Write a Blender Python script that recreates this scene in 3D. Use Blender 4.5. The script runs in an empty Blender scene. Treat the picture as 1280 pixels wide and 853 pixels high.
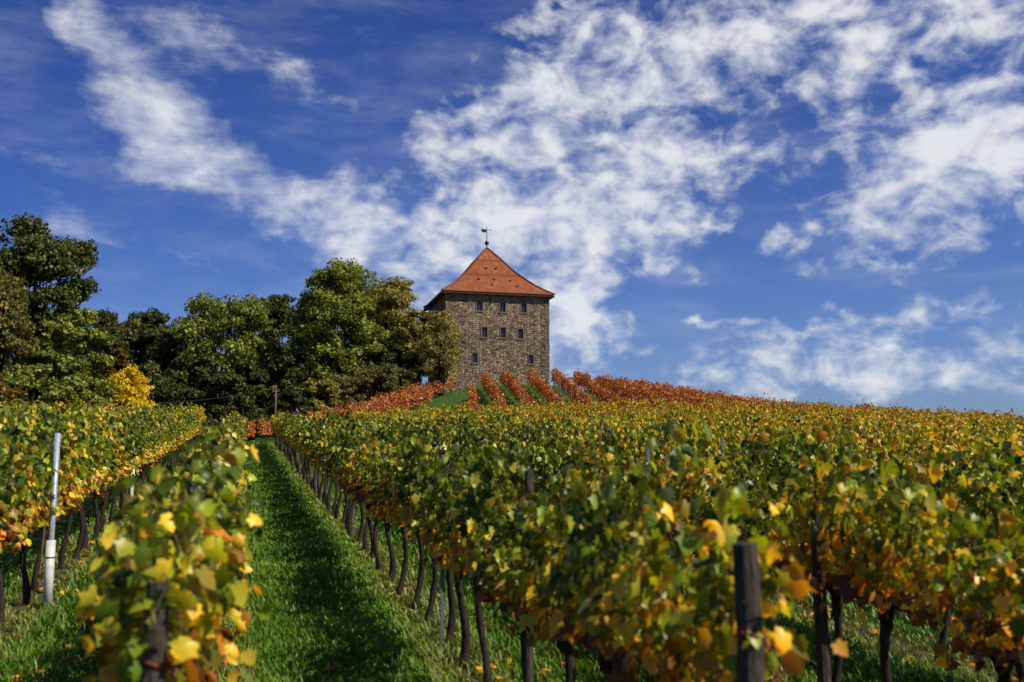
import bpy, math, random
import numpy as np
rad = math.radians
RNG = np.random.default_rng(7)
random.seed(7)
scene = bpy.context.scene
COL = scene.collection

# ------------------------------------------------------------------ frame
PSI = rad(15.15)          # the rows run along +Y; the view turns right of them
PITCH = rad(7.0)
F = 1244.0
CP, SP = math.cos(PSI), math.sin(PSI)

def from_cd(c, D):        # sideways / depth along the view -> site X, Y
    return c*CP + D*SP, D*CP - c*SP
def ray(u, v):
    a, b = (u-640)/F, (426.5-v)/F
    f = math.cos(PITCH) - b*math.sin(PITCH); z = b*math.cos(PITCH) + math.sin(PITCH)
    return a/f, z/f       # sideways and height per metre of depth
def P(u, v, D):
    a, z = ray(u, v)
    x, y = from_cd(a*D, D)
    return np.array([x, y, z*D])

# ------------------------------------------------------------------ terrain
ROW_SLOPE, H0 = 0.0548, 2.4
TC = np.array([-200,-80,-40,-20,-15,-10,-5,0,5,12,20,27,35,50,80,200.])
TD = np.array([-50,35,50,60,70,80,90,100,112,125,150,200.])
TT = np.array([
 [0]*16, [0,0,0,0,0,0,.05,.1,.15,.2,.2,.1,0,-.1,-.2,-.2],
 [0,0,0,0,0,.1,.35,.5,.6,.7,.65,.45,.15,-.2,-.4,-.4],
 [0,0,-.1,-.1,0,.2,.6,.9,1.0,1.1,1.0,.75,.35,-.2,-.5,-.5],
 [0,-.3,-.4,-.4,0,.6,1.1,1.5,1.6,1.6,1.4,1.1,.6,-.1,-.5,-.5],
 [0,-.6,-.8,-.4,.6,1.9,2.9,3.2,3.1,2.8,2.0,1.4,.7,-.1,-.5,-.5],
 [0,-.8,-.8,-.4,.9,2.9,4.3,4.8,4.6,3.8,2.5,1.5,.7,-.1,-.5,-.5],
 [1,.6,.3,.5,1.3,3.2,4.7,5.2,5.0,3.6,2.0,1.0,.4,0,-.5,0],
 [3,2.5,2,2,2.4,3.2,4.2,5.0,4.8,3.0,1.2,.2,-.5,-1,-1,0],
 [4,4,4,4,4,3.8,3.4,3.6,3.4,2.0,.2,-.8,-1.5,-2,-2,-1],
 [6,6,6,6,6,4,1.2,.3,.2,0,-1,-2,-2.5,-3,-3,-2], [9,9,9,9,8,5]+[-1]*10], float)
gc = np.arange(-200, 200.5, 1.0); gd = np.arange(-50, 200.5, 1.0)
_t = np.array([np.interp(gc, TC, r) for r in TT])
_t = np.array([np.interp(gd, TD, _t[:, j]) for j in range(len(gc))]).T
_k = np.exp(-.5*(np.arange(-7, 8)/2.4)**2); _k /= _k.sum()
def _blur(a, ax):
    return np.apply_along_axis(lambda r: np.convolve(np.pad(r, 7, mode='edge'), _k, 'valid'), ax, a)
TG = _blur(_blur(_t, 0), 1)
def gz(x, y):
    x = np.asarray(x, float); y = np.asarray(y, float)
    c = x*CP - y*SP; D = x*SP + y*CP
    fc = np.clip(c+200, 0, len(gc)-1.001); fd = np.clip(D+50, 0, len(gd)-1.001)
    ic, idd = fc.astype(int), fd.astype(int); tc, td = fc-ic, fd-idd
    t = (TG[idd, ic]*(1-tc)+TG[idd, ic+1]*tc)*(1-td) + (TG[idd+1, ic]*(1-tc)+TG[idd+1, ic+1]*tc)*td
    yy = np.minimum(y, 95) + .0
    base = -H0 + ROW_SLOPE*yy - .035*np.maximum(y-110, 0)
    far = np.clip((np.abs(x)-120)/300, 0, 1)*4
    return np.maximum(base + t - far, -25)

# ------------------------------------------------------------------ helpers
def tag(o, label=None, cat=None, group=None, kind=None):
    if label: o['label'] = label
    if cat: o['category'] = cat
    if group: o['group'] = group
    if kind: o['kind'] = kind
    return o
def link(name, me, mat=None, parent=None, loc=None):
    o = bpy.data.objects.new(name, me); COL.objects.link(o)
    if mat is not None and me is not None and len(me.materials) == 0: me.materials.append(mat)
    if parent is not None: o.parent = parent
    if loc is not None: o.location = loc
    return o
def empty(name, loc, rz=0.0):
    o = bpy.data.objects.new(name, None); COL.objects.link(o); o.location = loc; o.rotation_euler[2] = rz
    o.empty_display_size = .2
    return o
def np_mesh(name, V, faces, attrs=None, smooth=False):
    """V (n,3); faces (m,k) array of equal sided faces; attrs name->per vertex float"""
    me = bpy.data.meshes.new(name)
    V = np.asarray(V, np.float32); Fc = np.asarray(faces, np.int32)
    me.vertices.add(len(V)); me.vertices.foreach_set('co', V.ravel())
    m, k = Fc.shape
    me.loops.add(m*k); me.loops.foreach_set('vertex_index', Fc.ravel())
    me.polygons.add(m); me.polygons.foreach_set('loop_start', np.arange(0, m*k, k, dtype=np.int32))
    try: me.polygons.foreach_set('loop_total', np.full(m, k, np.int32))
    except Exception: pass
    if smooth: me.polygons.foreach_set('use_smooth', np.ones(m, bool))
    me.update(calc_edges=True); me.validate()
    if attrs:
        for n, a in attrs.items():
            at = me.attributes.new(n, 'FLOAT', 'POINT'); at.data.foreach_set('value', np.asarray(a, np.float32))
    return me
class MB:
    def __init__(s): s.v = []; s.f = []
    def add(s, vs, fs):
        n = len(s.v); s.v += [tuple(map(float, p)) for p in vs]; s.f += [tuple(i+n for i in f) for f in fs]; return s
    def box(s, c, size, ax=None):
        hx, hy, hz = [q/2 for q in size]
        A = np.eye(3) if ax is None else np.array(ax, float)
        vs = [np.array(c)+A[0]*sx*hx+A[1]*sy*hy+A[2]*sz*hz for sx in (-1, 1) for sy in (-1, 1) for sz in (-1, 1)]
        return s.add(vs, [(0,1,3,2),(4,6,7,5),(0,4,5,1),(2,3,7,6),(0,2,6,4),(1,5,7,3)])
    def tube(s, pts, rs, n=8, cap=True):
        pts = [np.array(p, float) for p in pts]
        if not hasattr(rs, '__len__'): rs = [rs]*len(pts)
        vs = []; N = len(pts)
        for i, p in enumerate(pts):
            d = pts[min(i+1, N-1)]-pts[max(i-1, 0)]; d /= (np.linalg.norm(d)+1e-9)
            a = np.array([1, 0, 0]) if abs(d[0]) < .8 else np.array([0, 1, 0])
            u = np.cross(d, a); u /= np.linalg.norm(u); w = np.cross(d, u)
            for k in range(n):
                t = 2*math.pi*k/n; vs.append(p+rs[i]*(math.cos(t)*u+math.sin(t)*w))
        fs = [(i*n+k, i*n+(k+1) % n, (i+1)*n+(k+1) % n, (i+1)*n+k) for i in range(N-1) for k in range(n)]
        if cap: fs += [tuple(range(n))[::-1], tuple((N-1)*n+k for k in range(n))]
        return s.add(vs, fs)
    def mesh(s, name, smooth=False):
        me = bpy.data.meshes.new(name); me.from_pydata(s.v, [], s.f); me.update()
        if smooth: me.polygons.foreach_set('use_smooth', [True]*len(me.polygons))
        return me
    def build(s, name, mat, parent=None, smooth=False, loc=None):
        return link(name, s.mesh(name, smooth), mat, parent, loc)

# ------------------------------------------------------------------ materials
class NT:
    def __init__(s, name):
        s.m = bpy.data.materials.new(name); s.m.use_nodes = True; s.t = s.m.node_tree; s.t.nodes.clear()
        s.out = s.n('ShaderNodeOutputMaterial')
    def n(s, typ, **kw):
        nd = s.t.nodes.new(typ)
        for k, v in kw.items(): setattr(nd, k, v)
        return nd
    def l(s, a, b): s.t.links.new(a, b)
    def val(s, sock, x):
        if hasattr(x, 'is_output'): s.l(x, sock)
        else: sock.default_value = x
    def math(s, op, a, b=None, c=None, clamp=False):
        nd = s.n('ShaderNodeMath', operation=op, use_clamp=clamp); s.val(nd.inputs[0], a)
        if b is not None: s.val(nd.inputs[1], b)
        if c is not None: s.val(nd.inputs[2], c)
        return nd.outputs[0]
    def ramp(s, fac, stops, interp='LINEAR'):
        nd = s.n('ShaderNodeValToRGB'); r = nd.color_ramp; r.interpolation = interp
        while len(r.elements) < len(stops): r.elements.new(.5)
        for e, (p, c) in zip(r.elements, stops):
            e.position = p; e.color = (*c, 1) if len(c) == 3 else c
        s.l(fac, nd.inputs[0]); return nd.outputs[0]
    def noise(s, vec, scale, detail=4, rough=.55, dist=0.):
        nd = s.n('ShaderNodeTexNoise'); nd.inputs['Scale'].default_value = scale; nd.inputs['Detail'].default_value = detail
        nd.inputs['Roughness'].default_value = rough; nd.inputs['Distortion'].default_value = dist
        if vec is not None: s.l(vec, nd.inputs['Vector'])
        return nd.outputs[0]
    def mix(s, f, a, b, mode='MIX'):
        nd = s.n('ShaderNodeMix', data_type='RGBA', blend_type=mode)
        s.val(nd.inputs[0], f); s.val(nd.inputs[6], a if hasattr(a, 'is_output') else (*a, 1)); s.val(nd.inputs[7], b if hasattr(b, 'is_output') else (*b, 1))
        return nd.outputs[2]
    def rng(s, x, a, b, c=0., d=1., smooth=True):
        nd = s.n('ShaderNodeMapRange', interpolation_type='SMOOTHSTEP' if smooth else 'LINEAR'); s.val(nd.inputs[0], x)
        for i, q in enumerate((a, b, c, d)): nd.inputs[i+1].default_value = q
        return nd.outputs[0]
    def pos(s): return s.n('ShaderNodeNewGeometry').outputs['Position']
    def obj(s): return s.n('ShaderNodeTexCoord').outputs['Object']
    def attr(s, a): 
        nd = s.n('ShaderNodeAttribute', attribute_name=a); return nd.outputs['Fac']
    def bump(s, h, strength=.5, dist=.05):
        nd = s.n('ShaderNodeBump'); nd.inputs['Strength'].default_value = strength; nd.inputs['Distance'].default_value = dist
        s.l(h, nd.inputs['Height']); return nd.outputs[0]
    def princ(s, col, rough=.7, normal=None, spec=.4, metal=0.):
        b = s.n('ShaderNodeBsdfPrincipled'); s.val(b.inputs['Base Color'], col if hasattr(col, 'is_output') else (*col, 1))
        s.val(b.inputs['Roughness'], rough); b.inputs['Specular IOR Level'].default_value = spec; b.inputs['Metallic'].default_value = metal
        if normal is not None: s.l(normal, b.inputs['Normal'])
        return b.outputs[0]
    def done(s, sh): s.l(sh, s.out.inputs[0]); return s.m

def leaf_material(name, stops, pos_noise=.30, pos_scale=.35, rnd_w=.55, bias=0., low=0., warm=None, transl=.38, rough=.42, pale=.35, spec=.5, gloom=0.):
    q = NT(name); geo = q.n('ShaderNodeNewGeometry'); pos = geo.outputs['Position']
    rnd = q.attr('rnd'); zone = q.attr('zone')
    t = q.math('MULTIPLY', rnd, rnd_w)
    n1 = q.noise(pos, pos_scale, 3, .6); n2 = q.noise(pos, pos_scale*6, 2, .5)
    t = q.math('ADD', t, q.math('MULTIPLY', q.math('SUBTRACT', n1, .5), pos_noise*3))
    t = q.math('ADD', t, q.math('MULTIPLY', q.math('SUBTRACT', n2, .5), pos_noise*1.6))
    if low: t = q.math('ADD', t, q.math('MULTIPLY', q.rng(zone, .5, .0), low))
    if warm:
        sx = q.n('ShaderNodeSeparateXYZ'); q.l(pos, sx.inputs[0])
        for ax, a, b, w in warm:
            t = q.math('ADD', t, q.rng(sx.outputs[ax], a, b, 0., w))
    if low: t = q.math('ADD', t, q.math('MULTIPLY', q.math('SUBTRACT', q.n('ShaderNodeObjectInfo').outputs['Random'], .5), .20))
    t = q.math('ADD', t, bias, clamp=True)
    col = q.ramp(t, stops)
    # speckled brown decay inside a leaf
    sp = q.rng(q.noise(pos, 38, 2, .5), .60, .72, 0., .45)
    col = q.mix(sp, col, (.10, .055, .015))
    v = q.rng(q.attr('rnd2'), 0, 1, .28, 1.5, False)
    hv = q.n('ShaderNodeHueSaturation'); q.l(col, hv.inputs['Color']); q.l(v, hv.inputs['Value']); col = hv.outputs[0]
    back = q.mix(pale, col, (.26, .23, .08))
    fr = q.mix(geo.outputs['Backfacing'], col, back)
    pr = q.princ(fr, rough, spec=spec)
    tr = q.n('ShaderNodeBsdfTranslucent')
    tc = q.mix(1., col, (1.7, 1.6, .45), 'MULTIPLY'); q.l(tc, tr.inputs[0])
    mx = q.n('ShaderNodeMixShader'); mx.inputs[0].default_value = transl; q.l(pr, mx.inputs[1]); q.l(tr.outputs[0], mx.inputs[2])
    return q.done(mx.outputs[0])

G0, G1, YG, YE, OR, BR = (.020,.045,.002), (.095,.165,.007), (.33,.37,.016), (.88,.52,.022), (.68,.21,.02), (.20,.08,.03)
M_VINE = leaf_material('vine_leaves', [(0, G0), (.27, G1), (.50, YG), (.66, (.56,.44,.03)), (.76, YE), (.92, OR), (1, BR)],
    low=.42, bias=.07, rnd_w=.62, pos_noise=.34, rough=.38, pale=.16, spec=.36, transl=.32, warm=[(0, 3, 30, .15), (1, 40, 62, .24), (0, 24, 52, .12), (1, 9, 4.5, .14)])
M_VINE_WARM = leaf_material('vine_leaves_warm', [(0, G0), (.20, G1), (.40, YG), (.60, (.30,.22,.02)), (.75, YE), (.88, OR), (1, BR)],
    low=.25, bias=.20)
M_RED = leaf_material('red_vine_leaves', [(0, (.20,.13,.02)), (.2, (.34,.10,.018)), (.5, (.55,.145,.022)), (.75, (.66,.27,.045)), (1, (.26,.06,.015))],
    bias=.18, transl=.3, pos_noise=.2, pos_scale=.5, pale=.15)
def tree_mat(name, stops, **k):
    d = dict(pos_noise=.22, pos_scale=.28, transl=.28, pale=.12, rough=.5, spec=.3); d.update(k)
    return leaf_material(name, stops, **d)
M_T = {
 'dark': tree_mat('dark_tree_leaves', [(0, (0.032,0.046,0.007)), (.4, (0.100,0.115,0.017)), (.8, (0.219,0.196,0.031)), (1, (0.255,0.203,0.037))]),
 'green': tree_mat('green_tree_leaves', [(0, (0.069,0.099,0.012)), (.4, (0.207,0.250,0.029)), (.75, (0.414,0.395,0.052)), (1, (0.655,0.486,0.078))], bias=.1),
 'olive': tree_mat('olive_tree_leaves', [(0, (0.140,0.139,0.023)), (.4, (0.343,0.306,0.058)), (.75, (0.562,0.422,0.085)), (1, (0.374,0.218,0.039))], bias=.08),
 'brown': tree_mat('brown_tree_leaves', [(0, (0.046,0.069,0.014)), (.35, (0.154,0.146,0.031)), (.7, (0.308,0.200,0.042)), (1, (0.400,0.200,0.028))], bias=.1),
 'yellow': tree_mat('yellow_tree_leaves', [(0, (.45,.38,.01)), (.4, (.78,.60,.02)), (.8, (.90,.70,.03)), (1, (.80,.55,.03))], bias=.15, transl=.4),
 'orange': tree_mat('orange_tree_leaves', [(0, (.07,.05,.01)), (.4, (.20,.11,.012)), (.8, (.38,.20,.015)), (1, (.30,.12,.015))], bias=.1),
}
def bark(name, a, b, scale=14):
    q = NT(name); p = q.obj(); mp = q.n('ShaderNodeMapping'); mp.inputs['Scale'].default_value = (1, 1, .22); q.l(p, mp.inputs[0])
    n = q.noise(mp.outputs[0], scale, 5, .65); c = q.ramp(n, [(.3, a), (.7, b)])
    return q.done(q.princ(c, .9, q.bump(n, .9, .02), spec=.2))
M_BARK = bark('vine_bark', (.012,.009,.007), (.060,.045,.033), 40)
M_TBARK = bark('tree_bark', (.012,.011,.009), (.05,.042,.032), 6)
M_POST = bark('weathered_post_wood', (.018,.014,.011), (.12,.095,.075), 55)
M_PSHADE = bark('old_pole_wood', (.08,.055,.035), (.25,.18,.12), 12)
q = NT('galvanised_steel'); n = q.noise(q.obj(), 30, 4); M_STEEL = q.done(q.princ(q.ramp(n, [(.3, (.10,.11,.125)), (.7, (.20,.215,.24))]), .5, metal=.35))
q = NT('pale_galvanised_tube'); n = q.noise(q.obj(), 30, 4); M_TUBE = q.done(q.princ(q.ramp(n, [(.3, (.28,.31,.37)), (.7, (.44,.47,.53))]), .45, metal=.2))
q = NT('white_plastic'); n = q.noise(q.obj(), 9, 4); M_SLEEVE = q.done(q.princ(q.ramp(n, [(.3, (.42,.42,.38)), (.6, (.66,.66,.61))]), .5))
q = NT('red_tie'); M_TIE = q.done(q.princ((.22,.025,.02), .6))
q = NT('wire'); M_WIRE = q.done(q.princ((.22,.22,.23), .4, metal=.7))
q = NT('iron'); M_IRON = q.done(q.princ((.015,.015,.017), .5))
q = NT('cane_wood'); n = q.noise(q.obj(), 25, 3); M_CANE = q.done(q.princ(q.ramp(n, [(.3, (.10,.055,.025)), (.7, (.22,.13,.055))]), .7))

# grassy ground
def ground_material():
    q = NT('ground'); pos = q.pos(); sx = q.n('ShaderNodeSeparateXYZ'); q.l(pos, sx.inputs[0]); X, Y = sx.outputs[0], sx.outputs[1]
    a = q.noise(pos, .5, 5, .6); b = q.noise(pos, 9, 5, .7); c = q.noise(pos, 60, 3, .7)
    g = q.ramp(b, [(.25, (.020,.050,.006)), (.5, (.055,.12,.012)), (.75, (.11,.18,.020))])
    g = q.mix(q.rng(a, .50, .75, 0, .55), g, (.085,.095,.028))
    g = q.mix(q.rng(c, .55, .8, 0, .5), g, (.10,.12,.03))
    fr = q.math('SUBTRACT', q.math('FRACT', q.math('ADD', q.math('DIVIDE', q.math('SUBTRACT', X, 2.0), 2.2), .5)), .5)
    d = q.math('ABSOLUTE', fr)
    strip = q.rng(q.math('ADD', d, q.math('MULTIPLY', q.math('SUBTRACT', q.noise(pos, 3, 4), .5), .16)), .20, .10, 0, .8)
    inr = q.math('MULTIPLY', q.rng(Y, 62, 61), q.math('MULTIPLY', q.rng(X, -14, -13), q.rng(Y, 2, 3)))
    soil = q.ramp(q.noise(pos, 22, 6, .7), [(.3, (.05,.033,.018)), (.55, (.13,.09,.048)), (.75, (.20,.155,.07))])
    g = q.mix(q.math('MULTIPLY', strip, inr), g, soil)
    h = q.math('ADD', q.math('MULTIPLY', b, .7), q.math('MULTIPLY', c, .3))
    return q.done(q.princ(g, .9, q.bump(h, .9, .12), spec=.15))
M_GROUND = ground_material()
q = NT('grass_blades'); pos = q.pos(); r = q.attr('rnd'); n = q.noise(pos, .7, 4, .6)
t = q.math('ADD', q.math('MULTIPLY', r, .6), q.math('MULTIPLY', q.math('SUBTRACT', n, .3), .7), clamp=True)
gcol = q.ramp(t, [(0, (.030,.090,.006)), (.4, (.12,.27,.012)), (.72, (.28,.42,.03)), (.88, (.30,.28,.06)), (1, (.42,.33,.14))])
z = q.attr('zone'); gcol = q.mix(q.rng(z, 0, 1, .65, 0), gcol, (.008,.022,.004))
pr = q.princ(gcol, .45, spec=.4); tr = q.n('ShaderNodeBsdfTranslucent'); q.l(gcol, tr.inputs[0]); mx = q.n('ShaderNodeMixShader'); mx.inputs[0].default_value = .3
q.l(pr, mx.inputs[1]); q.l(tr.outputs[0], mx.inputs[2]); M_GRASS = q.done(mx.outputs[0])

# rubble masonry
def stone_material():
    q = NT('rubble_stone'); p = q.obj()
    w = q.n('ShaderNodeTexNoise'); w.inputs['Scale'].default_value = 1.6; w.inputs['Detail'].default_value = 3; q.l(p, w.inputs['Vector'])
    off = q.n('ShaderNodeVectorMath', operation='MULTIPLY_ADD'); q.l(w.outputs['Color'], off.inputs[0]); off.inputs[1].default_value = (.30,.30,.16); q.l(p, off.inputs[2])
    mp = q.n('ShaderNodeMapping'); mp.inputs['Scale'].default_value = (2.9, 2.9, 5.0); q.l(off.outputs[0], mp.inputs[0])
    v = q.n('ShaderNodeTexVoronoi', feature='F1', distance='MINKOWSKI'); v.inputs['Exponent'].default_value = 3.5; v.inputs['Scale'].default_value = 1.; v.inputs['Randomness'].default_value = .8; q.l(mp.outputs[0], v.inputs['Vector'])
    e = q.n('ShaderNodeTexVoronoi', feature='DISTANCE_TO_EDGE'); e.inputs['Scale'].default_value = 1.; e.inputs['Randomness'].default_value = .8; q.l(mp.outputs[0], e.inputs['Vector'])
    sc = q.n('ShaderNodeSeparateColor'); q.l(v.outputs['Color'], sc.inputs[0])
    c = q.ramp(sc.outputs[0], [(0, (.12,.09,.065)), (.22, (.27,.19,.12)), (.45, (.44,.32,.205)), (.7, (.58,.43,.28)), (.85, (.36,.19,.11)), (1, (.60,.48,.34))])
    n = q.noise(p, 7, 5, .65); c = q.mix(q.rng(n, .3, .7, .55, 0), c, (.05,.04,.03))
    n2 = q.noise(p, .35, 4, .6); c = q.mix(q.rng(n2, .45, .7, 0, .4), c, (.10,.082,.062))
    ms = q.n('ShaderNodeMapping'); ms.inputs['Scale'].default_value = (1.1, 1.1, .10); q.l(p, ms.inputs[0])
    c = q.mix(q.rng(q.noise(ms.outputs[0], 1.2, 4, .6), .50, .72, 0, .38), c, (.075,.06,.048))
    c = q.mix(q.rng(q.noise(p, .22, 3, .5), .56, .62, 0, .25), c, (.50,.41,.31))
    mort = q.rng(e.outputs[0], .02, .10, .8, 0.)
    c = q.mix(mort, c, (.20,.16,.115))
    h = q.math('ADD', q.rng(e.outputs[0], 0, .2), q.math('MULTIPLY', n, .5)); h = q.math('ADD', h, q.math('MULTIPLY', sc.outputs[1], .7))
    return q.done(q.princ(c, .9, q.bump(h, 1., .10), spec=.15))
M_STONE = stone_material()
q = NT('dressed_stone'); n = q.noise(q.obj(), 5, 5, .65); M_DRESS = q.done(q.princ(q.ramp(n, [(.3, (.13,.085,.06)), (.7, (.26,.19,.14))]), .85, q.bump(n, .6, .05), spec=.15))
q = NT('quoin_stone'); n = q.noise(q.obj(), 3, 5, .7); M_QUOIN = q.done(q.princ(q.ramp(n, [(.3, (.08,.062,.045)), (.7, (.24,.185,.13))]), .9, q.bump(n, .8, .08), spec=.15))
q = NT('window_glass'); M_GLASS = q.done(q.princ((.015,.018,.025), .12, spec=.6))
q = NT('window_bar'); M_BAR = q.done(q.princ((.10,.09,.08), .6))
def tile_material():
    q = NT('roof_tiles'); uv = q.n('ShaderNodeUVMap'); uv.uv_map = 'UVMap'
    br = q.n('ShaderNodeTexBrick'); q.l(uv.outputs[0], br.inputs[0]); br.offset = .5
    br.inputs['Scale'].default_value = 1; br.inputs['Brick Width'].default_value = .19; br.inputs['Row Height'].default_value = .17
    br.inputs['Mortar Size'].default_value = .012; br.inputs['Color1'].default_value = (.0, 0, 0, 1); br.inputs['Color2'].default_value = (1, 1, 1, 1); br.inputs['Mortar'].default_value = (.3,.3,.3,1)
    p = q.obj(); n = q.noise(p, .8, 5, .65); n2 = q.noise(p, 7, 4, .6)
    bw = q.n('ShaderNodeRGBToBW'); q.l(br.outputs[0], bw.inputs[0])
    t = q.math('ADD', q.math('ADD', q.math('MULTIPLY', bw.outputs[0], .18), .06), q.math('MULTIPLY', n, .55)); t = q.math('ADD', t, q.math('MULTIPLY', n2, .3))
    c = q.ramp(t, [(.28, (.11,.030,.012)), (.48, (.25,.068,.020)), (.64, (.33,.10,.030)), (.84, (.55,.25,.14))])
    c = q.mix(q.rng(q.noise(p, 1.7, 5, .7), .56, .74, 0, .45), c, (.10,.055,.028))
    c = q.mix(q.rng(br.outputs['Fac'], 0, 1, 0, .5, False), c, (.09,.028,.015))
    sep = q.n('ShaderNodeSeparateXYZ'); q.l(uv.outputs[0], sep.inputs[0])
    row = q.math('FRACT', q.math('DIVIDE', sep.outputs[1], .17))
    h = q.math('ADD', q.math('MULTIPLY', row, -.6), q.math('MULTIPLY', bw.outputs[0], .4))
    return q.done(q.princ(c, .75, q.bump(h, .8, .03), spec=.25))
M_TILE = tile_material()
q = NT('eave_board'); M_EAVE = q.done(q.princ((.035,.022,.017), .8))
q = NT('grey_cloth'); 

# ------------------------------------------------------------------ ground sheet
def axis(lo, hi, flo, fhi, step):
    a = list(np.arange(flo, fhi+.01, step)); d = step; x = fhi
    while x < hi: d *= 1.35; x += d; a.append(min(x, hi))
    d = step; x = flo
    while x > lo: d *= 1.35; x -= d; a.insert(0, max(x, lo))
    return np.array(a)
gx, gy = axis(-2500, 2500, -70, 90, 1.0), axis(-1500, 3500, -5, 135, 1.0)
XX, YY = np.meshgrid(gx, gy); ZZ = gz(XX, YY)
V = np.stack([XX.ravel(), YY.ravel(), ZZ.ravel()], 1); nx, ny = len(gx), len(gy)
I = (np.arange(ny-1)[:, None]*nx + np.arange(nx-1)[None]).ravel()
g = link('ground', np_mesh('ground', V, np.stack([I, I+1, I+nx+1, I+nx], 1), smooth=True), M_GROUND); tag(g, kind='structure')

# ------------------------------------------------------------------ leaves
_o = np.array([(0,0),(.16,-.14),(.40,-.08),(.36,.14),(.60,.34),(.36,.46),(.30,.66),(0,.98)])
_out = list(_o) + [(-x, y) for x, y in _o[-2:0:-1]]
L0V = np.array([(0, .33, .07)] + [(x, y, -.16*x*x*2-.10*(y-.4)**2) for x, y in _out]); _n = len(_out)
L0F = np.array([(0, 1+i, 1+(i+1) % _n) for i in range(_n)])
L1V = np.array([(0,.05,0),(.42,-.02,-.07),(.50,.45,-.09),(0,.95,-.05),(-.50,.45,-.09),(-.42,-.02,-.07)]); L1F = np.array([(0,1,2,3),(0,3,4,5)])
L2V = np.array([(-.45,0,0),(.45,0,-.05),(.4,.85,0),(-.4,.85,-.05)]); L2F = np.array([(0,1,2,3)])
def leaves(pos, tipdir, normal, size, TV, TF, zone, rng):
    N = len(pos); y = tipdir/(np.linalg.norm(tipdir, axis=1)[:, None]+1e-9)
    x = np.cross(y, normal); x /= (np.linalg.norm(x, axis=1)[:, None]+1e-9); z = np.cross(x, y)
    T = TV[None]*size[:, None, None]*np.stack([rng.uniform(.75, 1.12, N), rng.uniform(.85, 1.1, N), rng.choice([-1, 1, 1], N)*rng.uniform(.4, 3.2, N)], 1)[:, None, :]
    V = pos[:, None] + T[..., 0:1]*x[:, None] + T[..., 1:2]*y[:, None] + T[..., 2:3]*z[:, None]
    n = len(TV); Fc = (TF[None] + (np.arange(N)*n)[:, None, None]).reshape(-1, TF.shape[1])
    return V.reshape(-1, 3), Fc, {'rnd': np.repeat(rng.random(N), n), 'rnd2': np.repeat(rng.random(N), n), 'zone': np.repeat(zone, n)}

SPAC = .94
def vine_geo(seed, n, lo, hi, size, TV, TF, half=SPAC/2+.08, wid=.20):
    """leaves hung on upright shoots that climb from the cordon; returns positions etc. + shoot polylines"""
    rng = np.random.default_rng(seed); pos = []; tip = []; nor = []; zn = []; shoots = []
    ns = 10; per = max(4, int(n/ns*.86))
    for s in range(ns):
        y0 = -half + 2*half*(s+.5)/ns + rng.normal(0, .04); x0 = rng.normal(0, .05)
        top = hi-.06 + np.clip(rng.normal(0, .12), -.2, .2) + (rng.random() < .15)*.14; drift = rng.normal(0, .13, 2); side = rng.choice([-1, 1])*abs(rng.normal(.05, .09))
        ts = np.linspace(0, 1, 9); pl = np.stack([x0+side*np.sin(ts*2.6)+drift[0]*ts**2, y0+drift[1]*ts+.03*np.sin(ts*7+s), lo+(top-lo)*ts], 1)
        if rng.random() < .35: pl[-2:, 2] -= np.array([.03, .14]); pl[-2:, 0] += side*np.array([.3, .9])+np.array([.02,.08])*np.sign(side)
        shoots.append(pl)
        for k in range(per):
            t = (k+rng.random())/per; i = min(int(t*8), 7); f = t*8-i; p = pl[i]*(1-f)+pl[i+1]*f
            a = rng.uniform(0, 2*math.pi); ox = math.cos(a); ra = abs(rng.normal(.095, .06))+.015
            w = wid/.20*(1.15 if t < .75 else .75)
            o = np.array([ox*ra*w*1.25, math.sin(a)*ra, rng.normal(.0, .05)])
            q_ = p+o; out = np.array([np.sign(ox+1e-6)*rng.uniform(-.1, 1.), rng.normal(0, .65), rng.uniform(-.2, 1.)])
            td = np.array([o[0]*2.2+rng.normal(0, .25), rng.normal(0, .5), -rng.uniform(.3, 1.1)])
            pos.append(q_); tip.append(td); nor.append(out); zn.append(t)
    m = n-len(pos)
    for k in range(max(m, 0)):      # fruit zone and outer skin
        lowz = rng.random() < .6
        zz = lo-.10+abs(rng.normal(0, .16)) if lowz else rng.uniform(lo, hi)
        sgn = rng.choice([-1, 1]); pos.append(np.array([sgn*abs(rng.normal(.13, .07)), rng.uniform(-half, half), zz]))
        tip.append(np.array([sgn*.4+rng.normal(0, .3), rng.normal(0, .5), -rng.uniform(.4, 1.2)])); nor.append(np.array([sgn*rng.uniform(.4, 1), rng.normal(0, .5), rng.uniform(-.2, .8)]))
        zn.append(max(0, (zz-lo)/(hi-lo)))
    sz = size*np.clip(rng.normal(1, .22, len(pos)), .5, 1.5)
    return (np.array(pos), np.array(tip), np.array(nor), sz, np.array(zn), shoots, rng)
def foliage_mesh(name, g_, TV, TF):
    V, Fc, A = leaves(g_[0], g_[1], g_[2], g_[3], TV, TF, g_[4], g_[6]); return np_mesh(name, V, Fc, A)
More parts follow.
